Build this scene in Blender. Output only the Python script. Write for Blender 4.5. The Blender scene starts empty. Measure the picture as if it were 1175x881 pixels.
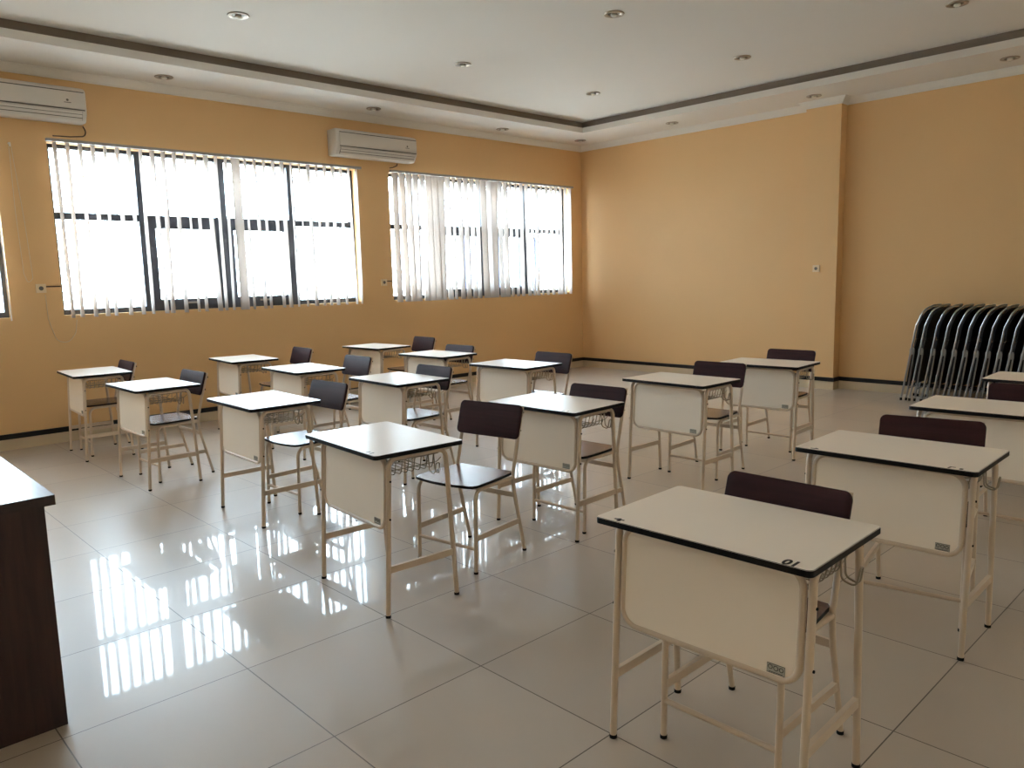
import bpy, bmesh, math, random
from mathutils import Vector, Matrix
random.seed(7)
R = math.radians
sc = bpy.context.scene
COL = sc.collection

# ------------------------------------------------------------------ camera, sky, exposure
cam_d = bpy.data.cameras.new('camera')
cam = bpy.data.objects.new('camera', cam_d); COL.objects.link(cam)
cam_d.sensor_fit = 'HORIZONTAL'; cam_d.sensor_width = 36.0
cam_d.lens = 886.15 / 1175 * 36.0
cam_d.clip_start = 0.05
_r = Vector((0.690719, 0.722706, -0.024558)); _u = Vector((-0.082065, 0.112084, 0.990304)); _f = Vector((-0.718452, 0.682006, -0.136727))
M3 = Matrix((_r, _u, -_f)).transposed()
cam.matrix_world = Matrix.Translation((0, 0, 1.4942)) @ M3.to_4x4()
sc.camera = cam

SKY = 33.5
world = bpy.data.worlds.new('overcast_sky'); sc.world = world
world.use_nodes = True
wn = world.node_tree; bg = wn.nodes['Background']
bg.inputs['Color'].default_value = (0.70, 0.84, 1.0, 1); bg.inputs['Strength'].default_value = SKY

sun_d = bpy.data.lights.new('sun', 'SUN'); sun_d.energy = 190.0; sun_d.angle = R(1.0); sun_d.color = (1.0, 0.97, 0.92)
sun = bpy.data.objects.new('sun', sun_d); COL.objects.link(sun)      # high, behind the building: it lights the ground outside, not the room
sun.rotation_euler = Vector((-0.5, 0.25, -1.0)).to_track_quat('-Z', 'Y').to_euler()
sc.view_settings.view_transform = 'Standard'; sc.view_settings.look = 'None'
sc.view_settings.gamma = 1.0; sc.view_settings.use_curve_mapping = False
sc.view_settings.exposure = 0.0
sc.cycles.max_bounces = 14; sc.cycles.diffuse_bounces = 8; sc.cycles.glossy_bounces = 5
sc.cycles.transparent_max_bounces = 24; sc.cycles.transmission_bounces = 6
sc.cycles.caustics_reflective = False; sc.cycles.caustics_refractive = False
sc.cycles.use_denoising = True
sc.cycles.sample_clamp_indirect = 6.0

# room: left wall with the windows at x = XL, back wall at y = YB
XL, XR, YB, YF = -8.44, 1.30, 9.66, -1.60
ZC, ZS = 3.69, 3.53
WIN = {1: (2.045, 5.43), 2: (5.915, 9.34), 3: (-1.25, 1.61)}
WZ0, WZ1 = 1.235, 2.865

for k, (a, b) in WIN.items():                     # daylight portals: they only guide sampling of the sky
    ld = bpy.data.lights.new('window_daylight', 'AREA'); ld.shape = 'RECTANGLE'
    ld.size = b - a; ld.size_y = WZ1 - WZ0; ld.cycles.is_portal = True
    lo = bpy.data.objects.new('window_daylight', ld); COL.objects.link(lo)
    lo.location = (XL - 0.21, (a + b) / 2, (WZ0 + WZ1) / 2)
    lo.rotation_euler = Vector((1, 0, 0)).to_track_quat('-Z', 'Y').to_euler()

# ------------------------------------------------------------------ materials
def srgb(r, g, b):
    f = lambda c: ((c / 255) / 12.92) if c / 255 <= 0.04045 else (((c / 255) + 0.055) / 1.055) ** 2.4
    return (f(r), f(g), f(b), 1)
MATS = {}
def mat(name, col, rough=0.5, spec=0.5, metal=0.0, vary=0.06, scale=6.0, coat=0.0, coat_rough=0.05, bump=0.0, bump_scale=200.0):
    m = bpy.data.materials.new(name); m.use_nodes = True
    nt = m.node_tree; p = nt.nodes['Principled BSDF']
    tc = nt.nodes.new('ShaderNodeTexCoord')
    nz = nt.nodes.new('ShaderNodeTexNoise'); nz.inputs['Scale'].default_value = scale; nz.inputs['Detail'].default_value = 4
    nt.links.new(tc.outputs['Object'], nz.inputs['Vector'])
    mx = nt.nodes.new('ShaderNodeMix'); mx.data_type = 'RGBA'
    mx.inputs[6].default_value = tuple(min(1, c * (1 - vary)) for c in col[:3]) + (1,)
    mx.inputs[7].default_value = tuple(min(1, c * (1 + vary)) for c in col[:3]) + (1,)
    nt.links.new(nz.outputs['Fac'], mx.inputs[0]); nt.links.new(mx.outputs[2], p.inputs['Base Color'])
    p.inputs['Roughness'].default_value = rough; p.inputs['Specular IOR Level'].default_value = spec
    p.inputs['Metallic'].default_value = metal
    p.inputs['Coat Weight'].default_value = coat; p.inputs['Coat Roughness'].default_value = coat_rough
    if bump:
        n2 = nt.nodes.new('ShaderNodeTexNoise'); n2.inputs['Scale'].default_value = bump_scale
        nt.links.new(tc.outputs['Object'], n2.inputs['Vector'])
        b = nt.nodes.new('ShaderNodeBump'); b.inputs['Strength'].default_value = bump; b.inputs['Distance'].default_value = 0.002
        nt.links.new(n2.outputs['Fac'], b.inputs['Height']); nt.links.new(b.outputs['Normal'], p.inputs['Normal'])
    MATS[name] = m
    return m
WALL_C = srgb(219, 180, 129)
mat('wall_paint', WALL_C, 0.55, 0.35, vary=0.03, scale=1.3, bump=0.08)
mat('bounce_wall_paint', srgb(240, 222, 196), 0.6, 0.3, vary=0.02, scale=1.3, bump=0.08)  # cream invented for the unseen walls, so their bounce lightens the room
mat('ceiling_paint', srgb(230, 227, 222), 0.8, 0.2, vary=0.02, scale=0.8)
mat('cornice_paint', srgb(232, 230, 225), 0.7, 0.2, vary=0.02)
mat('window_metal', srgb(62, 64, 72), 0.4, 0.5, vary=0.1)
mat('grille_metal', srgb(52, 56, 60), 0.6, 0.3)
mat('beige_metal', srgb(208, 188, 166), 0.35, 0.5, vary=0.05, scale=20)
mat('desk_white', srgb(250, 238, 224), 0.28, 0.5, vary=0.02, scale=5)
mat('panel_white', srgb(250, 237, 220), 0.4, 0.4, vary=0.02, scale=5)
mat('black_edge', srgb(10, 6, 7), 0.5, 0.22)
mat('rubber', srgb(18, 15, 14), 0.7, 0.2)
mat('ink', srgb(38, 30, 30), 0.6, 0.2)
mat('sticker_grey', srgb(186, 182, 170), 0.5, 0.3, vary=0.15, scale=90)
mat('wire_metal', srgb(150, 138, 120), 0.35, 0.5, metal=0.3)
mat('chrome', srgb(165, 165, 165), 0.28, 0.5, metal=1.0, vary=0.03)
mat('black_vinyl', srgb(20, 16, 18), 0.42, 0.4)
mat('ac_plastic', srgb(214, 208, 200), 0.35, 0.5, vary=0.02)
mat('ac_gloss', srgb(220, 214, 207), 0.18, 0.6, vary=0.02)
mat('ac_dark', srgb(104, 98, 92), 0.5, 0.4)
mat('white_plastic', srgb(225, 220, 208), 0.4, 0.4)
mat('cable_white', srgb(214, 200, 172), 0.6, 0.3)
mat('cable_dark', srgb(70, 55, 48), 0.6, 0.3)
mat('orange_sticker', srgb(240, 150, 50), 0.5, 0.3, vary=0.15, scale=60)
mat('skirting_tile', srgb(205, 188, 160), 0.15, 0.5, vary=0.04, scale=3)
mat('black_strip', srgb(16, 13, 16), 0.4, 0.4)
mat('lamp_metal', srgb(170, 160, 148), 0.3, 0.5, metal=0.8)
mat('lamp_bulb', srgb(238, 235, 225), 0.25, 0.5)
mat('lamp_dark', srgb(90, 80, 72), 0.4, 0.5)
mat('outside_ground', srgb(205, 205, 202), 0.9, 0.1, vary=0.1)
mat('blue_paint', srgb(30, 36, 52), 0.8, 0.1)
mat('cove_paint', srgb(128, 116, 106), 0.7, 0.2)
mat('socket_plastic', srgb(224, 204, 170), 0.4, 0.4)
mat('headrail_metal', srgb(150, 146, 142), 0.4, 0.4)

def wood(name, c1, c2, rough, spec=0.5, coat=0.0, stretch=(1.2, 14, 14), coat_rough=0.1):
    m = bpy.data.materials.new(name); m.use_nodes = True
    nt = m.node_tree; p = nt.nodes['Principled BSDF']
    tc = nt.nodes.new('ShaderNodeTexCoord'); mp = nt.nodes.new('ShaderNodeMapping')
    mp.inputs['Scale'].default_value = stretch
    nz = nt.nodes.new('ShaderNodeTexNoise'); nz.inputs['Scale'].default_value = 3.0; nz.inputs['Detail'].default_value = 6
    nz.inputs['Distortion'].default_value = 0.6
    rp = nt.nodes.new('ShaderNodeValToRGB')
    rp.color_ramp.elements[0].color = c1; rp.color_ramp.elements[1].color = c2
    rp.color_ramp.elements[0].position = 0.35; rp.color_ramp.elements[1].position = 0.7
    L = nt.links.new
    L(tc.outputs['Object'], mp.inputs['Vector']); L(mp.outputs['Vector'], nz.inputs['Vector'])
    L(nz.outputs['Fac'], rp.inputs['Fac']); L(rp.outputs['Color'], p.inputs['Base Color'])
    p.inputs['Roughness'].default_value = rough; p.inputs['Specular IOR Level'].default_value = spec
    p.inputs['Coat Weight'].default_value = coat; p.inputs['Coat Roughness'].default_value = coat_rough
    MATS[name] = m
wood('backrest_wood', srgb(46, 25, 28), srgb(56, 31, 34), 0.55, 0.14)
wood('seat_wood', srgb(92, 58, 46), srgb(112, 72, 58), 0.24, 0.6)
wood('teacher_wood', srgb(44, 26, 24), srgb(62, 40, 36), 0.4, 0.4, stretch=(14, 14, 1.2))
wood('teacher_top', srgb(44, 28, 26), srgb(60, 40, 36), 0.3, 0.4, coat=0.25, coat_rough=0.2, stretch=(1.2, 14, 14))

def floor_mat():
    m = bpy.data.materials.new('floor_tiles'); m.use_nodes = True
    nt = m.node_tree; p = nt.nodes['Principled BSDF']; L = nt.links.new
    tc = nt.nodes.new('ShaderNodeTexCoord'); mp = nt.nodes.new('ShaderNodeMapping')
    mp.inputs['Location'].default_value = (2.8002 + 0.0015 + 0.6483 * 20, -0.5443 + 0.0015 + 0.6483 * 20, 0)
    bk = nt.nodes.new('ShaderNodeTexBrick'); bk.offset = 0; bk.squash = 1
    bk.inputs['Scale'].default_value = 1; bk.inputs['Brick Width'].default_value = 0.6483; bk.inputs['Row Height'].default_value = 0.6483
    bk.inputs['Mortar Size'].default_value = 0.0022; bk.inputs['Mortar Smooth'].default_value = 0.0
    bk.inputs['Color1'].default_value = srgb(184, 170, 155); bk.inputs['Color2'].default_value = srgb(192, 178, 163)
    bk.inputs['Mortar'].default_value = srgb(74, 58, 46)
    L(tc.outputs['Object'], mp.inputs['Vector']); L(mp.outputs['Vector'], bk.inputs['Vector'])
    nz = nt.nodes.new('ShaderNodeTexNoise'); nz.inputs['Scale'].default_value = 2.2; nz.inputs['Detail'].default_value = 6
    L(tc.outputs['Object'], nz.inputs['Vector'])
    hs = nt.nodes.new('ShaderNodeHueSaturation')
    mr = nt.nodes.new('ShaderNodeMapRange'); mr.inputs['To Min'].default_value = 0.93; mr.inputs['To Max'].default_value = 1.05
    L(nz.outputs['Fac'], mr.inputs['Value']); L(mr.outputs['Result'], hs.inputs['Value']); L(bk.outputs['Color'], hs.inputs['Color'])
    L(hs.outputs['Color'], p.inputs['Base Color'])
    p.inputs['Roughness'].default_value = 0.34; p.inputs['Specular IOR Level'].default_value = 0.5
    p.inputs['Coat Weight'].default_value = 0.45; p.inputs['Coat IOR'].default_value = 1.5
    rr = nt.nodes.new('ShaderNodeMapRange'); rr.inputs['To Min'].default_value = 0.03; rr.inputs['To Max'].default_value = 0.5
    L(bk.outputs['Fac'], rr.inputs['Value']); L(rr.outputs['Result'], p.inputs['Coat Roughness'])
    MATS['floor'] = m
floor_mat()

def glass_mat():
    m = bpy.data.materials.new('window_glass'); m.use_nodes = True
    nt = m.node_tree; nt.nodes.clear(); L = nt.links.new
    out = nt.nodes.new('ShaderNodeOutputMaterial'); mx = nt.nodes.new('ShaderNodeMixShader')
    tr = nt.nodes.new('ShaderNodeBsdfTransparent'); gl = nt.nodes.new('ShaderNodeBsdfGlossy'); fr = nt.nodes.new('ShaderNodeFresnel')
    nz = nt.nodes.new('ShaderNodeTexNoise'); nz.inputs['Scale'].default_value = 1.5
    rp = nt.nodes.new('ShaderNodeMapRange'); rp.inputs['To Min'].default_value = 1.45; rp.inputs['To Max'].default_value = 1.55
    L(nz.outputs['Fac'], rp.inputs['Value'])
    ge = nt.nodes.new('ShaderNodeNewGeometry'); inv = nt.nodes.new('ShaderNodeMath'); inv.operation = 'DIVIDE'; inv.inputs[0].default_value = 1.0
    sel = nt.nodes.new('ShaderNodeMix')                       # leaving the pane: the inverse index, so that both faces reflect alike
    L(rp.outputs['Result'], inv.inputs[1]); L(ge.outputs['Backfacing'], sel.inputs[0]); L(rp.outputs['Result'], sel.inputs[2]); L(inv.outputs['Value'], sel.inputs[3]); L(sel.outputs[0], fr.inputs['IOR'])
    tr.inputs['Color'].default_value = (0.93, 0.96, 0.95, 1); gl.inputs['Roughness'].default_value = 0.02
    L(fr.outputs['Fac'], mx.inputs['Fac']); L(tr.outputs['BSDF'], mx.inputs[1]); L(gl.outputs['BSDF'], mx.inputs[2]); L(mx.outputs['Shader'], out.inputs['Surface'])
    MATS['glass'] = m
glass_mat()

def vane_mat():
    m = bpy.data.materials.new('blind_fabric'); m.use_nodes = True
    nt = m.node_tree; nt.nodes.clear(); L = nt.links.new
    out = nt.nodes.new('ShaderNodeOutputMaterial'); mx = nt.nodes.new('ShaderNodeMixShader')
    df = nt.nodes.new('ShaderNodeBsdfDiffuse'); tl = nt.nodes.new('ShaderNodeBsdfTranslucent')
    tc = nt.nodes.new('ShaderNodeTexCoord'); wv = nt.nodes.new('ShaderNodeTexNoise'); wv.inputs['Scale'].default_value = 40
    rp = nt.nodes.new('ShaderNodeValToRGB')
    rp.color_ramp.elements[0].color = srgb(216, 207, 201); rp.color_ramp.elements[1].color = srgb(227, 219, 213)
    L(tc.outputs['Object'], wv.inputs['Vector']); L(wv.outputs['Fac'], rp.inputs['Fac'])
    L(rp.outputs['Color'], df.inputs['Color']); L(rp.outputs['Color'], tl.inputs['Color'])
    mx.inputs['Fac'].default_value = 0.5
    L(df.outputs['BSDF'], mx.inputs[1]); L(tl.outputs['BSDF'], mx.inputs[2]); L(mx.outputs['Shader'], out.inputs['Surface'])
    MATS['vane'] = m
vane_mat()

# ------------------------------------------------------------------ mesh helpers
def bm_new(): return bmesh.new()
def box(bm, lo, hi, mi=0):
    x0, y0, z0 = lo; x1, y1, z1 = hi
    v = [bm.verts.new(c) for c in ((x0, y0, z0), (x1, y0, z0), (x1, y1, z0), (x0, y1, z0), (x0, y0, z1), (x1, y0, z1), (x1, y1, z1), (x0, y1, z1))]
    fs = []
    for q in ((0, 3, 2, 1), (4, 5, 6, 7), (0, 1, 5, 4), (1, 2, 6, 5), (2, 3, 7, 6), (3, 0, 4, 7)):
        f = bm.faces.new([v[i] for i in q]); f.material_index = mi; fs.append(f)
    return fs
def bevel(bm, w=0.004, seg=2):
    bmesh.ops.bevel(bm, geom=[e for e in bm.edges if len(e.link_faces) == 2 and e.calc_face_angle(0) > 0.6], offset=w, segments=seg, affect='EDGES', profile=0.5)
def fillet(pts, r, n=6, closed=False):
    P = [Vector(p) for p in pts]; N = len(P); out = []
    rs = r if isinstance(r, (list, tuple)) else [r] * N
    for i in range(N):
        if not closed and i in (0, N - 1) or rs[i] <= 0: out.append(P[i]); continue
        a, b, c = P[i - 1], P[i], P[(i + 1) % N]
        d1 = (a - b); d2 = (c - b); l1, l2 = d1.length, d2.length; d1.normalize(); d2.normalize()
        ang = d1.angle(d2)
        t = min(rs[i] / max(math.tan(ang / 2), 1e-4), 0.48 * l1, 0.48 * l2)
        p0, p2 = b + d1 * t, b + d2 * t
        for k in range(n + 1):
            s = k / n
            out.append(p0 * (1 - s) ** 2 + b * 2 * s * (1 - s) + p2 * s ** 2)
    return out
def tube(bm, pts, r, n=10, closed=False, sx=1.0, sy=1.0, up=None, mi=0):
    """sweep an ellipse (r*sx along the frame's first axis, r*sy along the second) down a polyline"""
    P = [Vector(p) for p in pts]; N = len(P); rings = []
    T = []
    for i in range(N):
        if closed: d = P[(i + 1) % N] - P[i - 1]
        elif i == 0: d = P[1] - P[0]
        elif i == N - 1: d = P[-1] - P[-2]
        else: d = (P[i + 1] - P[i]).normalized() + (P[i] - P[i - 1]).normalized()
        T.append(d.normalized())
    a = Vector(up) if up else (Vector((0, 0, 1)) if abs(T[0].z) < 0.9 else Vector((0, 1, 0)))
    u = (a - T[0] * a.dot(T[0])).normalized()
    for i in range(N):
        u = (u - T[i] * u.dot(T[i])).normalized(); v = T[i].cross(u)
        rings.append([bm.verts.new(P[i] + u * (r * sx * math.cos(2 * math.pi * k / n)) + v * (r * sy * math.sin(2 * math.pi * k / n))) for k in range(n)])
    for i in range(N if closed else N - 1):
        A, B = rings[i], rings[(i + 1) % N]
        for k in range(n):
            f = bm.faces.new((A[k], A[(k + 1) % n], B[(k + 1) % n], B[k])); f.material_index = mi
    if not closed:
        bm.faces.new(list(reversed(rings[0]))).material_index = mi; bm.faces.new(rings[-1]).material_index = mi
def rrect(w, d, r, n=5, cx=0.0, cy=0.0):
    rs = r if isinstance(r, (list, tuple)) else [r] * 4
    pts = []
    for (sx, sy, a0), rr in zip(((1, 1, 0), (-1, 1, 90), (-1, -1, 180), (1, -1, 270)), rs):
        for k in range(n + 1):
            a = R(a0 + 90 * k / n)
            pts.append((cx + sx * (w / 2 - rr) + rr * math.cos(a), cy + sy * (d / 2 - rr) + rr * math.sin(a)))
    return pts
def prism(bm, outline, fn, t0, t1, mi_side=0, mi_top=0, mi_bot=0):
    """outline of 2-d points, extruded between t0 and t1, mapped by fn(a, b, t) -> xyz"""
    A = [bm.verts.new(fn(a, b, t0)) for a, b in outline]; B = [bm.verts.new(fn(a, b, t1)) for a, b in outline]
    n = len(A)
    for i in range(n):
        f = bm.faces.new((A[i], A[(i + 1) % n], B[(i + 1) % n], B[i])); f.material_index = mi_side
    bm.faces.new(list(reversed(A))).material_index = mi_bot; bm.faces.new(B).material_index = mi_top
def obj(name, bm, mats, parent=None, loc=(0, 0, 0), rz=0.0, smooth=True):
    bmesh.ops.recalc_face_normals(bm, faces=bm.faces[:])
    me = bpy.data.meshes.new(name); bm.to_mesh(me); bm.free()
    for m in ([mats] if isinstance(mats, str) else mats): me.materials.append(MATS[m])
    if smooth:
        me.polygons.foreach_set('use_smooth', [True] * len(me.polygons)); me.set_sharp_from_angle(angle=R(38))
    o = bpy.data.objects.new(name, me); COL.objects.link(o)
    o.location = loc; o.rotation_euler = (0, 0, rz)
    if parent is not None: o.parent = parent
    return o
def tag(o, label, cat, group=None):
    o['label'] = label; o['category'] = cat
    if group: o['group'] = group
    return o
def thing(name, label, cat, loc=(0, 0, 0), rz=0.0, group=None):
    o = bpy.data.objects.new(name, None); COL.objects.link(o); o.empty_display_size = 0.1
    o.location = loc; o.rotation_euler = (0, 0, rz)
    return tag(o, label, cat, group)
def struct(name, bm, mats, parent=None, smooth=False):
    o = obj(name, bm, mats, parent, smooth=smooth)
    if parent is None: o['kind'] = 'structure'
    return o
def copy_tree(o, parent=None):
    c = o.copy(); COL.objects.link(c)
    if parent is not None: c.parent = parent
    for ch in list(o.children): copy_tree(ch, c)
    return c

# ------------------------------------------------------------------ room shell
bm = bm_new(); box(bm, (XL - 0.2, YF - 0.2, -0.1), (XR + 0.2, YB + 0.2, 0.0)); struct('floor', bm, 'floor')

# left wall: pieces round the three window openings
bm = bm_new()
ys = [YF - 0.2, WIN[3][0], WIN[3][1], WIN[1][0], WIN[1][1], WIN[2][0], WIN[2][1], YB + 0.2]
box(bm, (XL - 0.2, ys[0], 0), (XL, ys[-1], WZ0)); box(bm, (XL - 0.2, ys[0], WZ1), (XL, ys[-1], ZC + 0.1))
for i in range(0, 8, 2): box(bm, (XL - 0.2, ys[i], WZ0), (XL, ys[i + 1], WZ1))
bmesh.ops.remove_doubles(bm, verts=bm.verts[:], dist=1e-5)
struct('wall_left', bm, 'wall_paint')
# back wall with its shallow pilaster
bm = bm_new(); box(bm, (XL, YB, 0), (XR + 0.2, YB + 0.2, ZC + 0.1)); box(bm, (-4.612, 9.5, 0), (-4.175, YB, ZC)); struct('wall_back', bm, 'wall_paint')
bm = bm_new(); box(bm, (XR, YF - 0.2, 0), (XR + 0.2, YB, ZC + 0.1)); struct('wall_right', bm, 'bounce_wall_paint')  # unseen wall, set close and painted cream to bounce light
bm = bm_new(); box(bm, (XL, YF - 0.2, 0), (XR, YF, ZC + 0.1)); struct('wall_front', bm, 'bounce_wall_paint')  # also out of view, cream for its bounce onto the desk panels
# ceiling: raised field, and a lower border round it with an open cove behind its lip
bm = bm_new(); box(bm, (XL, YF, ZC), (XR, YB, ZC + 0.1)); struct('ceiling', bm, 'ceiling_paint')
ix0, ix1, iy0, iy1 = -7.6, 0.46, -0.75, 8.745
bm = bm_new(); zt = ZS + 0.074
o_ = [(XL, YF), (XR, YF), (XR, YB), (XL, YB)]; i_ = [(ix0, iy0), (ix1, iy0), (ix1, iy1), (ix0, iy1)]
V = {z: ([bm.verts.new((x, y, z)) for x, y in o_], [bm.verts.new((x, y, z)) for x, y in i_]) for z in (ZS, zt)}
for k in range(4):
    j = (k + 1) % 4
    bm.faces.new((V[ZS][0][k], V[ZS][0][j], V[ZS][1][j], V[ZS][1][k])); bm.faces.new((V[zt][0][k], V[zt][0][j], V[zt][1][j], V[zt][1][k]))
    bm.faces.new((V[ZS][1][k], V[ZS][1][j], V[zt][1][j], V[zt][1][k])); bm.faces.new((V[ZS][0][k], V[ZS][0][j], V[zt][0][j], V[zt][0][k]))
struct('ceiling_border', bm, 'ceiling_paint')['kind'] = 'structure'
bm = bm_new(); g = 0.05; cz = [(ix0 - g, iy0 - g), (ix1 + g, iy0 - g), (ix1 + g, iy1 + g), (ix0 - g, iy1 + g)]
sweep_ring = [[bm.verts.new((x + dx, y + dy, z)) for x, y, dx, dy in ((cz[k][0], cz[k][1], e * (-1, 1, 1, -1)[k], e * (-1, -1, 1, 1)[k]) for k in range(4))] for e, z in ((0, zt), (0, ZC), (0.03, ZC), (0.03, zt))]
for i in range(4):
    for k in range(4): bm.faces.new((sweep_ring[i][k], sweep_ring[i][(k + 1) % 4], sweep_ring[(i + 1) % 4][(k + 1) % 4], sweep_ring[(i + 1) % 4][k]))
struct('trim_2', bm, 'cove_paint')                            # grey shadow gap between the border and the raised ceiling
# cornice (crown moulding) under the border, following the pilaster
prof = [(0, 0), (0.012, 0), (0.016, 0.012), (0.03, 0.022), (0.05, 0.045), (0.062, 0.062), (0.072, 0.066), (0.076, 0.077), (0, 0.077)]
def sweep_profile(bm, path, prof, z0, closed=True):
    """path of (x, y) wall corners running so that the room lies on the left; profile (out, up)"""
    n = len(path); rings = []
    for i in range(n):
        p = Vector(path[i]); a = Vector(path[i - 1]); c = Vector(path[(i + 1) % n])
        d1 = (p - a).normalized(); d2 = (c - p).normalized()
        if not closed and i == 0: d1 = d2
        if not closed and i == n - 1: d2 = d1
        n1 = Vector((-d1.y, d1.x)); n2 = Vector((-d2.y, d2.x)); m = n1 + n2
        m = m / max(0.2, m.dot(n1))
        rings.append([bm.verts.new((p.x + m.x * o, p.y + m.y * o, z0 + u)) for o, u in prof])
    k = len(prof)
    for i in range(n if closed else n - 1):
        A, B = rings[i], rings[(i + 1) % n]
        for j in range(k): bm.faces.new((A[j], B[j], B[(j + 1) % k], A[(j + 1) % k]))
    if not closed: bm.faces.new(rings[0]); bm.faces.new(list(reversed(rings[-1])))
room = [(XL, YF), (XR, YF), (XR, YB), (-4.175, YB), (-4.175, 9.5), (-4.612, 9.5), (-4.612, YB), (XL, YB)]
bm = bm_new(); sweep_profile(bm, room, prof, 3.453); struct('trim_1', bm, 'cornice_paint')
# skirting: a band of tile with a black strip on top
for side, path in (('left', [(XL, YB), (XL, YF)]), ('back', room[2:8]), ('right', [(XR, YF), (XR, YB)]), ('front', [(XL, YF), (XR, YF)])):
    bm = bm_new(); sweep_profile(bm, path, [(0, 0), (0.010, 0), (0.010, 0.103), (0, 0.103)], 0.0, False)
    b = struct('baseboard_' + side, bm, 'skirting_tile')
    bm = bm_new(); sweep_profile(bm, path, [(0, 0.103), (0.016, 0.103), (0.016, 0.148), (0.012, 0.152), (0, 0.152)], 0.0, False)
    obj('black_strip', bm, 'black_strip', b, smooth=False)
# outside ground under the windows
bm = bm_new(); box(bm, (-60, -40, -0.6), (XL - 0.25, 60, -0.5)); struct('ground', bm, 'outside_ground')

# ------------------------------------------------------------------ windows, grilles, blinds
def make_window(k):
    a, b = WIN[k]; x0, x1 = XL - 0.19, XL - 0.10; w = (b - a) / 4; zt = 2.195; f = 0.035
    bm = bm_new()
    box(bm, (x0, a, WZ0), (x1, a + f, WZ1)); box(bm, (x0, b - f, WZ0), (x1, b, WZ1))
    box(bm, (x0, a + f, WZ0), (x1, b - f, WZ0 + 0.05)); box(bm, (x0, a + f, WZ1 - 0.035), (x1, b - f, WZ1))
    for i in (1, 2, 3): box(bm, (x0, a + i * w - 0.042, WZ0 + 0.05), (x1, a + i * w + 0.042, WZ1 - 0.035))
    fr = struct('window_%d' % k, bm, 'window_metal')
    for i in range(4):
        y0 = a + i * w + (f if i == 0 else 0.042); y1 = a + (i + 1) * w - (f if i == 3 else 0.042)
        bm = bm_new(); box(bm, (x0 + 0.01, y0, zt - 0.033), (x1 - 0.005, y1, zt + 0.033)); obj('transom', bm, 'window_metal', fr, smooth=False)
        bm = bm_new(); box(bm, (x0 + 0.04, y0, zt + 0.033), (x0 + 0.046, y1, WZ1 - 0.035)); obj('glass_pane', bm, 'glass', fr, smooth=False)
        zb, zt2, s = WZ0 + 0.05, zt - 0.033, 0.0
        if i in (1, 2):                                           # opening sash with its own thicker frame
            bm = bm_new(); s = 0.068
            box(bm, (x0 + 0.02, y0, zb), (x1 + 0.012, y0 + s, zt2)); box(bm, (x0 + 0.02, y1 - s, zb), (x1 + 0.012, y1, zt2))
            box(bm, (x0 + 0.02, y0 + s, zb), (x1 + 0.012, y1 - s, zb + s)); box(bm, (x0 + 0.02, y0 + s, zt2 - s), (x1 + 0.012, y1 - s, zt2))
            sash = obj('opening_sash', bm, 'window_metal', fr, smooth=False)
            bm = bm_new(); box(bm, (x1 + 0.012, (y0 + y1) / 2 - 0.06, zb + 0.015), (x1 + 0.03, (y0 + y1) / 2 + 0.06, zb + 0.035)); bevel(bm, 0.004)
            obj('latch', bm, 'lamp_metal', sash)
            bm = bm_new(); box(bm, (x0 + 0.04, y0 + s, zb + s), (x0 + 0.046, y1 - s, zt2 - s)); obj('glass_pane', bm, 'glass', sash, smooth=False)
        else:
            bm = bm_new(); box(bm, (x0 + 0.04, y0, zb), (x0 + 0.046, y1, zt2)); obj('glass_pane', bm, 'glass', fr, smooth=False)
    return fr
NAMES = {1: 'left of the two whole windows', 2: 'right window by the corner', 3: 'window cut off by the left edge of the photo'}
BLIND = {1: 'open white vertical blind with one vane turned flat, over the left whole window',
         2: 'half closed white vertical blind over the right window by the room corner',
         3: 'white vertical blind over the window cut off at the left edge'}
def make_grille(k):
    a, b = WIN[k]; bm = bm_new(); x = XL - 0.235
    n = int((b - a) / 0.105)
    for i in range(n + 1): tube(bm, [(x, a + 0.01 + (b - a - 0.02) * i / n, WZ0 - 0.03), (x, a + 0.01 + (b - a - 0.02) * i / n, WZ1 + 0.03)], 0.004, 4)
    for i in range(10): tube(bm, [(x + 0.008, a - 0.03, WZ0 + 0.05 + 0.17 * i), (x + 0.008, b + 0.03, WZ0 + 0.05 + 0.17 * i)], 0.004, 4)
    for yy in (a - 0.03, b + 0.03):
        for zz in (WZ0 + 0.05, WZ0 + 0.05 + 0.17 * 9): tube(bm, [(x + 0.008, yy, zz), (XL - 0.198, yy, zz)], 0.006, 6)
    tag(obj('window_grille', bm, 'grille_metal'), 'wire security grille outside the ' + NAMES[k], 'grille')
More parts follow.
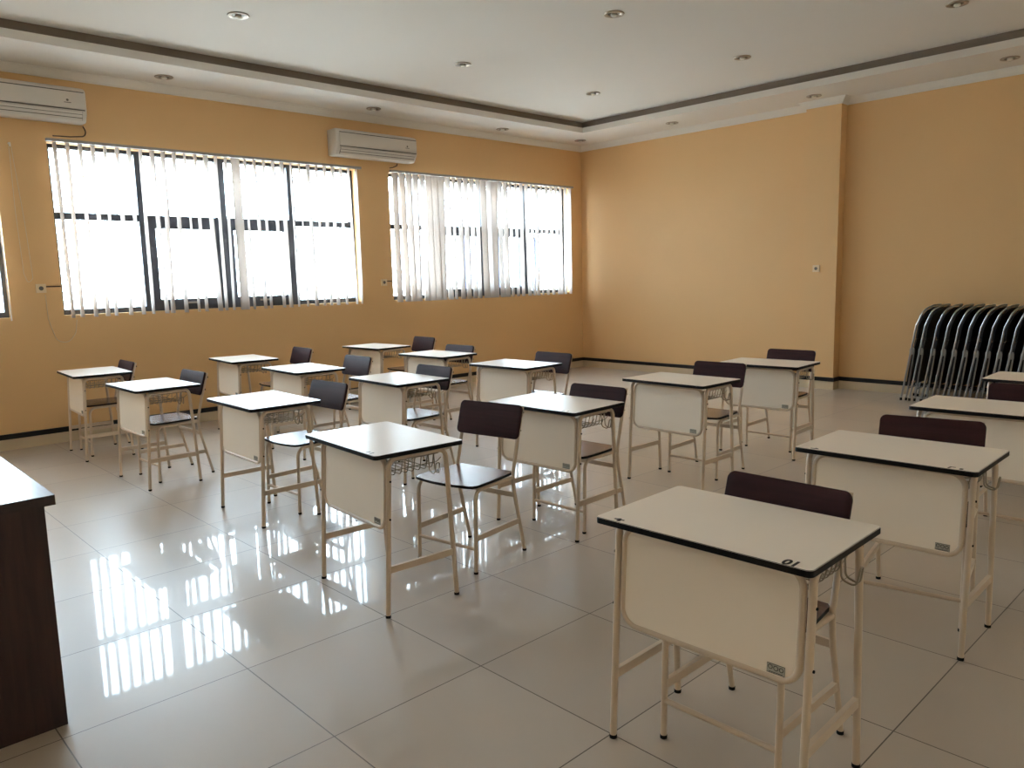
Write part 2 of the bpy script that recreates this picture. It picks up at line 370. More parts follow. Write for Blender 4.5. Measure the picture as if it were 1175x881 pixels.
def make_blind(k):
    a, b = WIN[k]; xb = XL + 0.075; zt = 2.905
    t = thing('vertical_blind', BLIND[k], 'blind', (xb, (a + b) / 2, zt), 0)
    bm = bm_new(); box(bm, (-0.022, a - (a + b) / 2 - 0.02, -0.042), (0.022, b - (a + b) / 2 + 0.02, -0.016)); bevel(bm, 0.004)
    obj('headrail', bm, 'headrail_metal', t)
    for yy in (a + 0.25, (a + b) / 2, b - 0.25):
        y = yy - (a + b) / 2
        bm = bm_new(); box(bm, (-0.0745, y - 0.015, -0.038), (-0.022, y + 0.015, -0.02)); obj('bracket', bm, 'lamp_metal', t, smooth=False)
    n = round((b - a) / 0.108); L = zt - 0.05 - (WZ0 - 0.03)
    rnd = random.Random(40 + k)
    for i in range(n):
        y = a + 0.045 + (b - a - 0.09) * i / (n - 1); q = (y - a) / (b - a)
        ang = rnd.gauss(7 - 24 * q, 4)                       # 0 = edge on to the glass
        if k == 1 and 3.79 < y < 3.90: ang = 84
        if k == 2:
            ang = rnd.gauss(13, 4) if q < 0.28 else rnd.gauss(-5, 5) if q < 0.6 else rnd.gauss(-11, 5) if q < 0.78 else rnd.gauss(-21, 4)
            if 0.17 < q < 0.26 or 0.435 < q < 0.475: ang = 78
            if 0.49 < q < 0.53: ang = 55
        sway = rnd.gauss(0.004, 0.008)
        bm = bm_new(); w = 0.05; S = 6; C = 4
        grid = []
        for s in range(S + 1):
            z = -0.045 - L * s / S; row = []
            tw = R(ang + rnd.gauss(0, 1.2)) if s else R(ang)
            for c in range(C + 1):
                e = (c / C * 2 - 1) * w; bow = 0.006 * (1 - (c / C * 2 - 1) ** 2)
                row.append(bm.verts.new((math.cos(tw) * e - math.sin(tw) * bow, y - (a + b) / 2 + math.sin(tw) * e + math.cos(tw) * bow + sway * s / S * 2.0, z)))
            grid.append(row)
        for s in range(S):
            for c in range(C): bm.faces.new((grid[s][c], grid[s][c + 1], grid[s + 1][c + 1], grid[s + 1][c]))
        vo = obj('vane', bm, 'vane', t)
        md = vo.modifiers.new('thickness', 'SOLIDIFY'); md.thickness = 0.0012
    return t
for k in (1, 2, 3):
    make_window(k); make_grille(k); make_blind(k)
# orange round sticker on the glass of the left window
bm = bm_new(); prism(bm, [(0.024 * math.cos(R(30 * i)), 0.036 * math.sin(R(30 * i))) for i in range(12)], lambda p, q, t: (XL - 0.1435 + t, 2.70 + p, 1.53 + q), 0, 0.002)
tag(obj('sticker', bm, 'orange_sticker'), 'small orange sticker on the first pane of the left whole window', 'sticker')

# ------------------------------------------------------------------ air conditioners
def make_ac(y0, y1, zb, label):
    L = y1 - y0; t = thing('air_conditioner', label, 'air conditioner', (XL, (y0 + y1) / 2, zb), 0, 'wall air conditioners')
    pr = [(0.001, 0.012), (0.001, 0.31), (0.16, 0.312), (0.19, 0.297), (0.20, 0.27), (0.20, 0.11), (0.192, 0.075), (0.15, 0.012), (0.125, 0.0), (0.02, 0.0)]
    bm = bm_new(); n = 6; rings = []
    for i, (yy, s) in enumerate([(-L / 2, 0.90), (-L / 2 + 0.008, 0.96), (-L / 2 + 0.03, 1), (L / 2 - 0.03, 1), (L / 2 - 0.008, 0.96), (L / 2, 0.90)]):
        rings.append([bm.verts.new((0.001 + (x - 0.001) * s, yy, 0.155 + (z - 0.155) * (0.5 + s / 2))) for x, z in pr])
    m = len(pr)
    for i in range(5):
        for j in range(m): bm.faces.new((rings[i][j], rings[i][(j + 1) % m], rings[i + 1][(j + 1) % m], rings[i + 1][j]))
    bm.faces.new(rings[0]); bm.faces.new(list(reversed(rings[-1])))
    obj('body', bm, 'ac_plastic', t)
    bm = bm_new(); box(bm, (0.198, -L / 2 + 0.045, 0.115), (0.209, L / 2 - 0.02, 0.262)); bevel(bm, 0.006, 3); fp = obj('front_panel', bm, 'ac_plastic', t)
    bm = bm_new()
    prism(bm, [(0.011 * math.cos(R(30 * i)), 0.011 * math.sin(R(30 * i))) for i in range(12)], lambda p, q, s: (0.209 + s, L / 2 - 0.165 + p, 0.185 + q), 0, 0.0015)
    box(bm, (0.209, L / 2 - 0.195, 0.160), (0.2105, L / 2 - 0.135, 0.166)); obj('badge', bm, 'ac_dark', fp)
    for z0, z1, x1 in ((0.264, 0.272, 0.2035), (0.102, 0.112, 0.2035)):
        bm = bm_new(); box(bm, (0.19, -L / 2 + 0.045, z0), (x1, L / 2 - 0.02, z1)); obj('seam', bm, 'ac_dark', t, smooth=False)
    # dark outlet slot behind the flaps
    bm = bm_new(); vs = []
    for yy in (-L / 2 + 0.055, L / 2 - 0.04): vs.append([bm.verts.new(c) for c in ((0.192, yy, 0.098), (0.2, yy, 0.094), (0.166, yy, 0.018), (0.158, yy, 0.022))])
    for j in range(4): bm.faces.new((vs[0][j], vs[0][(j + 1) % 4], vs[1][(j + 1) % 4], vs[1][j]))
    bm.faces.new(vs[0]); bm.faces.new(list(reversed(vs[1]))); obj('outlet_slot', bm, 'ac_dark', t, smooth=False)
    # outlet flap, following the sloped lower front
    sl = lambda s: (0.198 - 0.034 * s, 0.098 - 0.080 * s)
    for s0, s1, o in ((0.02, 0.30, 0.012), (0.36, 0.66, 0.012), (0.74, 0.98, 0.012)):
        bm = bm_new(); x0, z0 = sl(s0); x1, z1 = sl(s1); nx, nz = 0.9 * o, -0.39 * o
        vs = []
        for yy in (-L / 2 + 0.06, L / 2 - 0.045):
            vs.append([bm.verts.new(c) for c in ((x0 - 0.004, yy, z0), (x0 + nx, yy, z0 + nz), (x1 + nx, yy, z1 + nz), (x1 - 0.004, yy, z1))])
        for j in range(4): bm.faces.new((vs[0][j], vs[0][(j + 1) % 4], vs[1][(j + 1) % 4], vs[1][j]))
        bm.faces.new(vs[0]); bm.faces.new(list(reversed(vs[1])))
        obj('louver', bm, 'ac_gloss', t, smooth=False)
    return t
make_ac(1.17, 2.37, 3.045, 'cream wall air conditioner at the left edge, above the left whole window')
make_ac(5.055, 6.245, 2.99, 'cream wall air conditioner above the gap between the two windows')
def cable(name, pts, r, m, label, cat, rad=0.08):
    bm = bm_new(); tube(bm, fillet(pts, rad, 8), r, 6); return tag(obj(name, bm, m), label, cat)
xw = XL + 0.012
cable('drain_hose', [(xw, 2.37, 3.04), (xw, 2.395, 2.99), (xw, 2.375, 2.945), (xw, 2.25, 2.93), (xw, 2.10, 2.925)], 0.0055, 'cable_dark', 'dark hose curving from the left air conditioner to the window corner', 'hose', 0.05)
cable('drain_hose', [(xw, 6.05, 2.985), (xw, 6.05, 2.96), (xw, 5.98, 2.93), (xw, 5.93, 2.92)], 0.006, 'cable_dark', 'short dark hose under the right air conditioner', 'hose', 0.03)

# sockets and cords on the walls
def socket(loc, normal, label):
    rz = {'x': -math.pi / 2, '-y': 0}[normal] if normal != 'x' else math.pi / 2
    t = thing('wall_socket', label, 'socket', loc, rz)
    bm = bm_new(); box(bm, (-0.042, -0.018, -0.042), (0.042, 0, 0.042)); bevel(bm, 0.006, 3); obj('faceplate', bm, 'socket_plastic', t)
    bm = bm_new(); prism(bm, [(0.02 * math.cos(R(20 * i)), 0.02 * math.sin(R(20 * i))) for i in range(18)], lambda a, b, s: (a, -0.018 - s, b), 0, 0.0015); obj('socket_well', bm, 'ac_dark', t)
    return t
socket((XL + 0.001, 1.87, 1.50), 'x', 'white wall socket left of the left whole window')
socket((XL + 0.001, 5.765, 1.47), 'x', 'white wall socket between the two windows')
socket((-4.426, 9.499, 1.51), '-y', 'small white socket on the pilaster of the back wall')
for ya, yb, z, lb in ((1.915, 2.04, 1.515, 'short cable duct from the socket to the left whole window'), (5.81, 5.912, 1.485, 'short cable duct from the socket to the right window')):
    bm = bm_new(); box(bm, (XL, ya, z - 0.006), (XL + 0.012, yb, z + 0.006)); bevel(bm, 0.002); tag(obj('cable_duct', bm, 'cable_dark'), lb, 'cable duct')
t = thing('pull_cord', 'thin white pull cord hanging from a hook beside the left edge window', 'cord', (XL, 1.735, 2.82))
bm = bm_new(); tube(bm, [(0.001, 0, 0), (0.05, 0, 0), (0.05, 0, -0.03)], 0.008, 8); obj('hook', bm, 'white_plastic', t)
bm = bm_new()
pts = [(0.03, -0.005, -0.02), (0.03, -0.01, -0.6), (0.03, 0.004, -1.18), (0.03, 0.03, -1.27), (0.03, 0.075, -1.23), (0.03, 0.055, -0.7), (0.03, 0.012, -0.02)]
tube(bm, fillet(pts, 0.08, 6), 0.0025, 5); obj('cord', bm, 'cable_white', t)
cable('loose_cable', [(xw, 1.90, 1.44), (xw, 1.905, 1.2), (xw, 1.96, 0.99), (xw, 2.06, 0.97), (xw, 2.13, 1.06), (xw, 2.15, 1.19)], 0.0028, 'cable_white', 'thin loose cable looping below the socket by the left whole window', 'cable', 0.1)

# ------------------------------------------------------------------ desks
DW, DD = 0.692, 0.4725
MARKS = {}
def make_desk():
    t = thing('school_desk', '', 'desk', (0, 0, 0), 0, 'student desks')
    bm = bm_new()
    prism(bm, rrect(DW, DD, 0.018), lambda a, b, z: (a, b, z), 0.7305, 0.7485, 1, 0, 1)
    prism(bm, rrect(DW - 0.003, DD - 0.003, 0.017), lambda a, b, z: (a, b, z), 0.7485, 0.75, 1, 0, 1)
    top = obj('tabletop', bm, ['desk_white', 'black_edge'], t)
    for s in (-1, 1):
        x = s * 0.315
        pf = fillet([(x, -0.190, 0.012), (x, -0.150, 0.7185), (x, 0.0, 0.7185)], [0, 0.045, 0], 7)
        pb = fillet([(x, 0.187, 0.012), (x, 0.150, 0.7185), (x, 0.0, 0.7185)], [0, 0.045, 0], 7)
        for pp, fy in ((pf, -0.190), (pb, 0.187)):
            bm = bm_new(); tube(bm, pp, 0.0115, 12, up=(1, 0, 0)); lg = obj('leg', bm, 'beige_metal', t)
            bm = bm_new(); tube(bm, [(x, fy, 0.0), (x, fy, 0.012)], 0.0125, 12, up=(1, 0, 0)); obj('foot_cap', bm, 'rubber', lg)
        bm = bm_new(); box(bm, (x - 0.008, -0.172, 0.203), (x + 0.008, 0.172, 0.233)); bevel(bm, 0.005, 2); obj('side_stretcher', bm, 'beige_metal', t)
    # modesty panel: white board in a rounded loop of tube, leaning with the legs
    yy = lambda z: -0.190 + 0.040 * (z - 0.012) / 0.698
    loop = [(a, yy(b), b) for a, b in rrect(0.578, 0.318, 0.055, 7, 0, 0.556)]
    bm = bm_new(); tube(bm, loop, 0.0105, 10, closed=True, up=(0, 1, 0)); obj('panel_frame', bm, 'beige_metal', t)
    bm = bm_new(); prism(bm, rrect(0.562, 0.302, 0.048, 7, 0, 0.556), lambda a, b, s: (a, yy(b) + s, b), -0.005, 0.005); pn = obj('modesty_panel', bm, 'panel_white', t)
    bm = bm_new()
    pl = lambda a, b, s: (a, yy(b) - s, b)
    prism(bm, rrect(0.052, 0.027, 0.002, 2, 0.227, 0.4235), pl, 0.0052, 0.0058, 0, 0, 0)
    for cx, cz, rx, rz in ((0.211, 0.427, 0.006, 0.0062), (0.227, 0.426, 0.0062, 0.0066), (0.2425, 0.4255, 0.0055, 0.006)):
        ring = [(cx + rx * math.cos(R(30 * i)), yy(cz) - 0.0062, cz + rz * math.sin(R(30 * i))) for i in range(12)]
        tube(bm, ring, 0.0009, 4, closed=True, mi=1)
    box(bm, (0.207, yy(0.414) - 0.0068, 0.4130), (0.247, yy(0.414) - 0.0055, 0.4142), 1)
    ring = [(a, yy(b) - 0.0062, b) for a, b in ((0.2015, 0.4105), (0.2525, 0.4105), (0.2525, 0.4365), (0.2015, 0.4365))]
    tube(bm, ring, 0.0008, 4, closed=True, mi=1)
    st = obj('label_sticker', bm, ['sticker_grey', 'ink'], pn, smooth=False)
    # wire book basket under the top
    bm = bm_new(); wr = 0.0022
    for i in range(7):
        y = -0.10 + 0.20 * i / 6
        tube(bm, fillet([(-0.292, y, 0.700), (-0.275, y, 0.628), (0.275, y, 0.628), (0.292, y, 0.700)], 0.03, 5), wr, 5)
    for x, z in ((-0.28, 0.655), (-0.18, 0.6255), (-0.06, 0.6255), (0.06, 0.6255), (0.18, 0.6255), (0.28, 0.655)):
        tube(bm, fillet([(x, -0.135, 0.700), (x, -0.125, z), (x, 0.125, z), (x * 1.02, 0.145, z + 0.02)], 0.025, 5), wr, 5)
    tube(bm, fillet([(-0.293, -0.135, 0.699), (0.293, -0.135, 0.699), (0.293, 0.135, 0.699), (-0.293, 0.135, 0.699)], 0.02, 4, True), 0.003, 5, closed=True)
    obj('book_basket', bm, 'wire_metal', t)
    bm = bm_new()
    hk = fillet([(0.293, 0.070, 0.715), (0.298, 0.070, 0.625), (0.34, 0.072, 0.612), (0.348, 0.076, 0.668), (0.348, 0.094, 0.668), (0.34, 0.096, 0.612), (0.298, 0.10, 0.625), (0.293, 0.10, 0.715)], 0.02, 6)
    tube(bm, hk, 0.003, 6); obj('bag_hook', bm, 'wire_metal', t)
    # bolts on the outer faces of the legs
    for s in (-1, 1):
        for z in (0.45, 0.62):
            bm = bm_new(); tube(bm, [(s * 0.326, yy(z), z), (s * 0.330, yy(z), z)], 0.0045, 8, up=(0, 0, 1)); obj('bolt', bm, 'rubber', t)
    return t
DESKS = {1: (-7.6056, 2.0373, -0.0546), 2: (-6.1905, 2.0551, 0.012), 3: (-7.5342, 3.4017, -0.0769), 4: (-6.1882, 3.3339, -0.0403),
         5: (-4.7181, 2.2411, -0.0221), 6: (-7.5258, 4.9976, 0.0519), 7: (-6.165, 4.8212, 0.0385), 8: (-4.8807, 3.4265, -0.0271),
         9: (-3.0805, 2.0503, -0.0654), 10: (-4.8409, 4.6397, 0.0481), 11: (-3.1391, 3.3303, 0.0385), 12: (-3.1291, 4.6267, -0.0196),
         13: (-3.135, 5.8913, 0.0666), 14: (-1.178, 2.0265, 0.0219), 15: (-1.1724, 3.3263, 0.0238), 16: (-1.1802, 4.6507, 0.0361), 17: (-1.2036, 6.0218, 0.0238)}
# columns run away from the camera side; the first is the one along the window wall
WHERE = {1: 'first in the column along the window wall', 3: 'second in the column along the window wall', 6: 'last in the column along the window wall',
         2: 'first in the second column from the windows', 4: 'second in the second column from the windows', 7: 'last in the second column from the windows',
         5: 'first in the middle column', 8: 'second in the middle column', 10: 'last in the middle column',
         9: 'first in the fourth column from the windows', 11: 'second in the fourth column from the windows', 12: 'third in the fourth column from the windows', 13: 'last in the fourth column, before the pilaster',
         14: 'nearest the camera, marked 10', 15: 'second in the right column, behind the desk marked 10', 16: 'third in the right column, cut by the right edge', 17: 'last in the right column, before the stacked folding chairs'}
DGROUP = 'student desks in five columns'
first = make_desk(); desk_of = {}
for i, (x, y, rz) in DESKS.items():
    d = first if i == 1 else copy_tree(first)
    desk_of[i] = d
for i, (x, y, rz) in DESKS.items():
    d = desk_of[i]; d.location = (x, y, 0); d.rotation_euler = (0, 0, rz)
    d['label'] = 'white-topped beige metal school desk, ' + WHERE[i]; d['group'] = DGROUP
def text_mesh(name, s, size, parent, x, y, z, rz, m):
    cu = bpy.data.curves.new(name, 'FONT'); cu.body = s; cu.size = size; cu.align_x = 'CENTER'; cu.align_y = 'CENTER'; cu.extrude = 0.0003; cu.offset = 0.0022
    o = bpy.data.objects.new(name, cu); COL.objects.link(o)
    dg = bpy.context.evaluated_depsgraph_get(); me = bpy.data.meshes.new_from_object(o.evaluated_get(dg))
    bpy.data.objects.remove(o); me.materials.clear(); me.materials.append(MATS[m])
    o = bpy.data.objects.new(name, me); COL.objects.link(o); o.parent = parent; o.location = (x, y, z); o.rotation_euler = (0, 0, rz); o.scale = (0.72, 0.85, 1)
    return o
def tabletop(d): return [c for c in d.children if c.name.startswith('tabletop')][0]
text_mesh('number_mark', '10', 0.062, tabletop(desk_of[14]), 0.282, -0.211, 0.7504, math.pi, 'ink')
def smudge(d, x, y, parts, name='ink_mark'):
    bm = bm_new()
    for a, b, l, w, r in parts:
        c, s = math.cos(R(r)), math.sin(R(r))
        prism(bm, rrect(l, w, min(l, w) * 0.4, 2), lambda p, q, t: (x + a + p * c - q * s, y + b + p * s + q * c, 0.7501 + t), 0, 0.0004)
    return obj(name, bm, 'ink', tabletop(d), smooth=False)
smudge(desk_of[14], -0.268, -0.215, [(0, 0.003, 0.036, 0.008, 4), (0.004, -0.007, 0.014, 0.012, 0), (-0.006, 0.006, 0.02, 0.008, 35)])
smudge(desk_of[15], -0.265, -0.215, [(0, 0, 0.034, 0.008, 6), (0.006, 0.007, 0.016, 0.006, -30)])
smudge(desk_of[15], 0.27, -0.212, [(-0.022, 0, 0.007, 0.028, -8), (-0.014, 0.01, 0.02, 0.006, 0), (0.018, -0.003, 0.013, 0.020, 0)])
for i in (8, 9, 11): smudge(desk_of[i], 0.265, -0.212, [(-0.018, 0, 0.006, 0.024, -6), (0.014, 0, 0.006, 0.024, 6)])

# ------------------------------------------------------------------ chairs
def make_chair():
    t = thing('school_chair', '', 'chair', (0, 0, 0), 0, 'student chairs')
    def add_leg(pts, fx, fy):
        bm = bm_new(); tube(bm, pts, 0.0105, 10, up=(1, 0, 0)); lg = obj('leg', bm, 'beige_metal', t)
        bm = bm_new(); tube(bm, [(fx, fy, 0), (fx, fy, 0.012)], 0.0115, 10, up=(1, 0, 0)); obj('foot_cap', bm, 'rubber', lg)
    for s in (-1, 1):
        x = s * 0.197
        add_leg(fillet([(x, -0.205, 0.012), (x, -0.192, 0.434), (x, 0.118, 0.434)], [0, 0.06, 0], 8), x, -0.205)
        add_leg(fillet([(x, 0.212, 0.012), (x, 0.135, 0.33), (x, 0.122, 0.44), (x, 0.168, 0.62), (x, 0.222, 0.805)], 0.12, 6), x, 0.212)
        bm = bm_new()
        for zc, y0, y1 in ((0.185, -0.199, 0.172),):
            box(bm, (x - 0.008, y0, zc - 0.014), (x + 0.008, y1, zc + 0.014))
        bevel(bm, 0.005, 2); obj('side_stretcher', bm, 'beige_metal', t)
    bm = bm_new(); tube(bm, [(-0.197, -0.201, 0.13), (0.197, -0.201, 0.13)], 0.009, 10); obj('front_stretcher', bm, 'beige_metal', t)
    bm = bm_new(); box(bm, (-0.197, 0.129, 0.322), (0.197, 0.141, 0.348)); bevel(bm, 0.004, 2); obj('rear_rail', bm, 'beige_metal', t)
    # seat: convex front, rounded front corners
    out = []
    for k in range(13):
        a = k / 12; out.append((-0.17 + 0.34 * a, -0.222 - 0.022 * math.sin(math.pi * a)))
    out += [(0.196, -0.212), (0.207, -0.185), (0.203, 0.0), (0.188, 0.125), (0.175, 0.14), (-0.175, 0.14), (-0.188, 0.125), (-0.203, 0.0), (-0.207, -0.185), (-0.196, -0.212)]
    bm = bm_new()
    dip = lambda a, b: -0.006 * math.cos(min(1, abs(a) / 0.2) * math.pi / 2)
    prism(bm, out, lambda a, b, z: (a, b, z), 0.4465, 0.4605, 1, 0, 1)
    obj('seat', bm, ['seat_wood', 'black_edge'], t)
    # backrest: gently bowed rounded board in front of the uprights
    ol = rrect(0.43, 0.185, 0.028, 6)
    A, B = [], []
    bm = bm_new(); n = 14; m = 6
    def P(a, b, s):
        z = 0.7225 + b * 0.957; y = 0.170 + (b + 0.0925) * 0.29 - 0.012 + s * 0.957 + 0.010 * ((a / 0.215) ** 2) * -1 + 0.004
        return (a, y, z - s * 0.29)
    prism(bm, ol, P, -0.009, 0.007)
    bmesh.ops.triangulate(bm, faces=[f for f in bm.faces if len(f.verts) > 4])
    bevel(bm, 0.003, 2)
    br = obj('backrest', bm, 'backrest_wood', t)
    for s in (-1, 1):
        for z, y in ((0.675, 0.186), (0.77, 0.214)):
            bm = bm_new(); tube(bm, [(s * 0.197, y + 0.008, z), (s * 0.197, y + 0.015, z)], 0.006, 8, up=(1, 0, 0)); obj('rivet', bm, 'rubber', t)
    return t
CHAIRS = {1: (-7.69, 2.14, -0.03), 2: (-6.262, 2.205, 0.035), 3: (-7.473, 3.824, -0.058), 4: (-6.124, 3.662, -0.002), 5: (-4.708, 2.535, 0.05),
          6: (-7.456, 5.434, -0.05), 7: (-6.165, 4.925, 0.027), 8: (-4.869, 3.575, 0.016), 9: (-3.104, 2.617, 0.16), 10: (-4.782, 4.874, 0.025),
          11: (-3.089, 3.485, 0.048), 12: (-3.153, 5.008, 0.06), 13: (-3.167, 6.173, 0.03), 14: (-1.172, 2.145, -0.005), 15: (-1.159, 3.57, 0.18), 16: (-1.10, 4.95, 0.06)}
CW = {1: 'behind the first desk along the window wall', 3: 'behind the second desk along the window wall', 6: 'behind the last desk along the window wall',
      2: 'behind the first desk of the second column from the windows', 4: 'behind the second desk of the second column from the windows', 7: 'behind the last desk of the second column from the windows',
      5: 'behind the first desk of the middle column', 8: 'behind the second desk of the middle column', 10: 'behind the last desk of the middle column',
      9: 'pulled well back and turned, wholly visible in mid floor', 11: 'behind the second desk of the fourth column from the windows', 12: 'behind the third desk of the fourth column from the windows',
      13: 'behind the last desk of the fourth column, by the pilaster', 14: 'pushed under the nearest desk, marked 10', 15: 'behind the second desk of the right column', 16: 'behind the desk cut by the right edge'}
firstc = make_chair(); chair_of = {}
for i in CHAIRS: chair_of[i] = firstc if i == 1 else copy_tree(firstc)
for i, (x, y, rz) in CHAIRS.items():
    c = chair_of[i]; c.location = (x, y, 0); c.rotation_euler = (0, 0, rz)
    c['label'] = 'dark-backed beige metal school chair, ' + CW[i]; c['group'] = 'student chairs behind the desks'

# ------------------------------------------------------------------ folded chairs in a row against the back wall
def make_folded():
    t = thing('folding_chair', '', 'folding chair', (0, 0, 0), 0, 'folded chrome chairs along the back wall')
    w = 0.205
    # main tube: foot, joint, upright, round top, and down the far side
    side = [(0.0, 0.014), (0.087, 0.58), (0.128, 0.85)]
    near = [(x, -w, z) for x, z in side]; far = [(x, w, z) for x, z in reversed(side)]
    pts = near + [(0.20, -w, 1.03), (0.27, -w * 0.55, 1.075), (0.285, 0, 1.08), (0.27, w * 0.55, 1.075), (0.20, w, 1.03)] + far
    bm = bm_new(); tube(bm, fillet(pts, [0, .3, .12, .12, .06, .3, .06, .12, .12, .3, 0], 6), 0.0105, 10, up=(0, 1, 0)); obj('main_frame', bm, 'chrome', t)
    for s in (-1, 1):
        bm = bm_new(); tube(bm, [(0.0, s * w, 0), (0.0, s * w, 0.03)], 0.014, 10, up=(1, 0, 0)); obj('foot_cap', bm, 'rubber', t)
    for s in (-1, 1):
        y = s * (w - 0.022)
        bm = bm_new(); tube(bm, [(0.048, y, 0.014), (0.112, y, 0.56)], 0.0095, 8, up=(0, 1, 0)); lg = obj('leg', bm, 'chrome', t)
        bm = bm_new(); tube(bm, [(0.0465, y, 0.0), (0.0495, y, 0.03)], 0.0125, 8, up=(1, 0, 0)); obj('foot_cap', bm, 'rubber', lg)
        bm = bm_new(); prism(bm, rrect(0.05, 0.075, 0.02, 4, 0.095, 0.565), lambda a, b, q: (a, s * (w - 0.010) + q, b), -0.012, 0.012); obj('hinge', bm, 'chrome', t)
    bm = bm_new()
    tube(bm, [(0.062, -w + 0.022, 0.14), (0.062, w - 0.022, 0.14)], 0.008, 8); obj('cross_bar', bm, 'chrome', t)
    # padded back, curving over with the frame
    def pad(name, prof, hw, th):
        bm = bm_new(); A = []
        n = len(prof)
        rows = []
        for i, (x, z) in enumerate(prof):
            k = 1.0 if 0 < i < n - 1 else 0.93
            rows.append([[bm.verts.new((x + o * th / 2, yy * hw * k, z)) for yy in (-1, -0.9, 0.9, 1)] for o in (-1, 1)])
        for i in range(n - 1):
            for o in (0, 1):
                for j in range(3): bm.faces.new((rows[i][o][j], rows[i][o][j + 1], rows[i + 1][o][j + 1], rows[i + 1][o][j]))
            for j in (0, 3): bm.faces.new((rows[i][0][j], rows[i][1][j], rows[i + 1][1][j], rows[i + 1][0][j]))
        for i in (0, n - 1):
            for j in range(3): bm.faces.new((rows[i][0][j], rows[i][0][j + 1], rows[i][1][j + 1], rows[i][1][j]))
        bmesh.ops.recalc_face_normals(bm, faces=bm.faces[:]); bevel(bm, 0.006, 2)
        return obj(name, bm, 'black_vinyl', t)
    pad('backrest', [(0.124, 0.70), (0.142, 0.84), (0.185, 0.96), (0.24, 1.03), (0.285, 1.058)], 0.185, 0.022)
    pad('seat', [(0.046, 0.20), (0.066, 0.34), (0.088, 0.50), (0.112, 0.64), (0.120, 0.697)], 0.175, 0.024)
    return t
ff = make_folded(); fold = [ff] + [copy_tree(ff) for _ in range(12)]
ORD = ['first', 'second', 'third', 'fourth', 'fifth', 'sixth', 'seventh', 'eighth', 'ninth', 'tenth', 'eleventh', 'twelfth', 'thirteenth']
rnd = random.Random(3)
for i, o in enumerate(fold):
    o.location = (-3.25 + 0.107 * i + (0.018 if i == 1 else 0) * -1, 9.40 + rnd.uniform(-0.006, 0.006), 0)
    o['label'] = ('leftmost' if i == 0 else ORD[i] + ' from the left') + ' of the folded black chrome chairs lined up along the back wall'
    o['group'] = 'folded chrome chairs along the back wall'

# ------------------------------------------------------------------ teacher's desk
t = thing('teacher_desk', 'dark wooden teacher desk with glossy top, cut by the left edge', 'desk', (-3.57, 0.26, 0))
TX0, TX1, TY0, TY1, TH = -0.70, 0.70, -0.35, 0.352, 0.815
bm = bm_new(); box(bm, (TX0, TY0, TH - 0.034), (TX1, TY1, TH)); bevel(bm, 0.004, 2); obj('desktop', bm, 'teacher_top', t)
for s in (-1, 1):
    bm = bm_new(); x = s * 0.668
    box(bm, (x - 0.014, TY0 + 0.03, 0.0), (x + 0.014, TY1 - 0.03, TH - 0.034)); bevel(bm, 0.003, 2); obj('side_panel', bm, 'teacher_wood', t)
bm = bm_new(); box(bm, (-0.654, TY1 - 0.075, 0.16), (0.654, TY1 - 0.055, TH - 0.034)); obj('front_panel', bm, 'teacher_wood', t, smooth=False)
bm = bm_new(); box(bm, (0.22, TY0 + 0.05, 0.12), (0.654, TY1 - 0.075, TH - 0.034)); obj('pedestal', bm, 'teacher_wood', t, smooth=False)
for z0, z1 in ((0.135, 0.34), (0.35, 0.555), (0.565, 0.77)):
    bm = bm_new(); box(bm, (0.23, TY0 + 0.03, z0), (0.645, TY0 + 0.05, z1)); bevel(bm, 0.003); dr = obj('drawer', bm, 'teacher_wood', t)
    bm = bm_new(); tube(bm, fillet([(0.38, TY0 + 0.03, (z0 + z1) / 2), (0.38, TY0 + 0.005, (z0 + z1) / 2), (0.50, TY0 + 0.005, (z0 + z1) / 2), (0.50, TY0 + 0.03, (z0 + z1) / 2)], 0.01, 4), 0.005, 8); obj('handle', bm, 'chrome', dr)

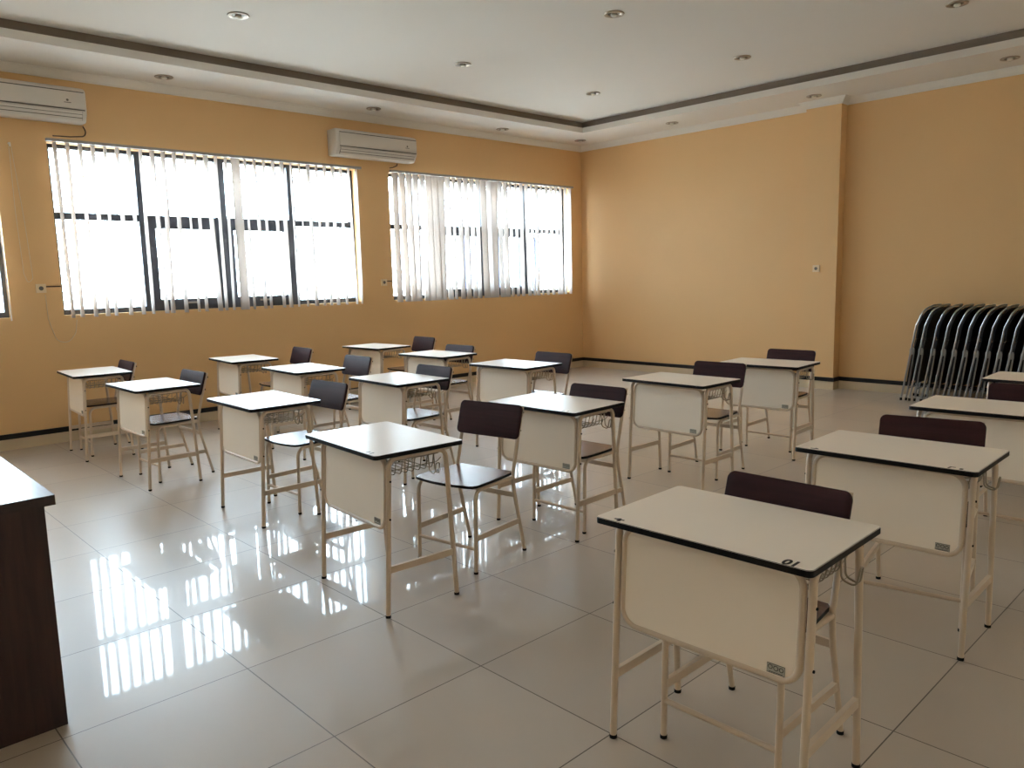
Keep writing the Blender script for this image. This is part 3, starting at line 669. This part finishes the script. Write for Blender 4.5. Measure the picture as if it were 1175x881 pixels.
# ------------------------------------------------------------------ ceiling downlights (switched off)
def make_downlight():
    t = thing('downlight', '', 'ceiling light', (0, 0, 0), 0, 'recessed ceiling downlights')
    bm = bm_new(); n = 24
    prof = [(0.052, 0.0), (0.085, 0.0), (0.088, -0.004), (0.084, -0.010), (0.060, -0.010), (0.052, -0.004)]
    rings = [[bm.verts.new((r * math.cos(2 * math.pi * k / n), r * math.sin(2 * math.pi * k / n), z)) for k in range(n)] for r, z in prof]
    for i in range(len(prof)):
        A, B = rings[i], rings[(i + 1) % len(prof)]
        for k in range(n): bm.faces.new((A[k], A[(k + 1) % n], B[(k + 1) % n], B[k]))
    obj('trim_ring', bm, 'lamp_metal', t)
    bm = bm_new(); prism(bm, [(0.058 * math.cos(R(15 * k)), 0.058 * math.sin(R(15 * k))) for k in range(24)], lambda a, b, z: (a, b, z), -0.003, 0.0); obj('reflector', bm, 'lamp_dark', t)
    bm = bm_new()
    for z0, z1, r0, r1 in ((-0.003, -0.018, 0.026, 0.030), (-0.018, -0.030, 0.030, 0.014)):
        a = [bm.verts.new((r0 * math.cos(R(24 * k)), r0 * math.sin(R(24 * k)), z0)) for k in range(15)]
        b = [bm.verts.new((r1 * math.cos(R(24 * k)), r1 * math.sin(R(24 * k)), z1)) for k in range(15)]
        for k in range(15): bm.faces.new((a[k], a[(k + 1) % 15], b[(k + 1) % 15], b[k]))
    bm.faces.new(b); bmesh.ops.remove_doubles(bm, verts=bm.verts[:], dist=1e-5); obj('bulb', bm, 'lamp_bulb', t)
    return t
LIGHTS = [(-6.38, 3.05, ZC, 'nearest the left edge on the raised ceiling'), (-6.36, 5.45, ZC, 'second from the left edge on the raised ceiling, window side'), (-6.36, 7.52, ZC, 'on the raised ceiling nearest its far corner'),
          (-4.37, 5.45, ZC, 'top middle of the photo on the raised ceiling'), (-4.37, 7.55, ZC, 'right of middle on the raised ceiling'), (-2.35, 7.52, ZC, 'at the top right of the photo on the raised ceiling'),
          (-8.06, 3.04, ZS, 'in the lower border above the left whole window'), (-8.03, 5.46, ZS, 'in the lower border above the right air conditioner'), (-8.06, 7.59, ZS, 'in the lower border above the right window'),
          (-8.02, 9.17, ZS, 'in the corner of the lower border'), (-6.36, 9.17, ZS, 'in the lower border near the corner, along the back wall'), (-4.37, 9.18, ZS, 'in the lower border beside the pilaster'), (-2.36, 9.17, ZS, 'in the lower border at the right edge of the photo')]
fl = make_downlight()
for i, (x, y, z, w) in enumerate(LIGHTS):
    o = fl if i == 0 else copy_tree(fl); o.location = (x, y, z)
    o['label'] = 'round recessed downlight ' + w; o['group'] = 'recessed ceiling downlights'

# ------------------------------------------------------------------ dark blue posts outside the right window
for (y, r, zt, w) in ((11.08, 0.095, 2.65, 'leftmost'), (11.99, 0.11, 2.55, 'middle one'), (13.2, 0.09, 2.45, 'rightmost')):
    bm = bm_new(); tube(bm, [(-13.0, y, -0.5), (-13.0, y, zt - 0.1)], r, 16, up=(1, 0, 0)); p_ = thing('post', 'dark blue post outside the right window, ' + w + ' of the three', 'post', (0, 0, 0), 0, 'posts outside the right window')
    obj('shaft', bm, 'blue_paint', p_)
    bm = bm_new(); tube(bm, [(-13.0, y, zt - 0.1), (-13.0, y, zt - 0.04)], r * 1.25, 16, up=(1, 0, 0)); obj('cap', bm, 'blue_paint', p_)
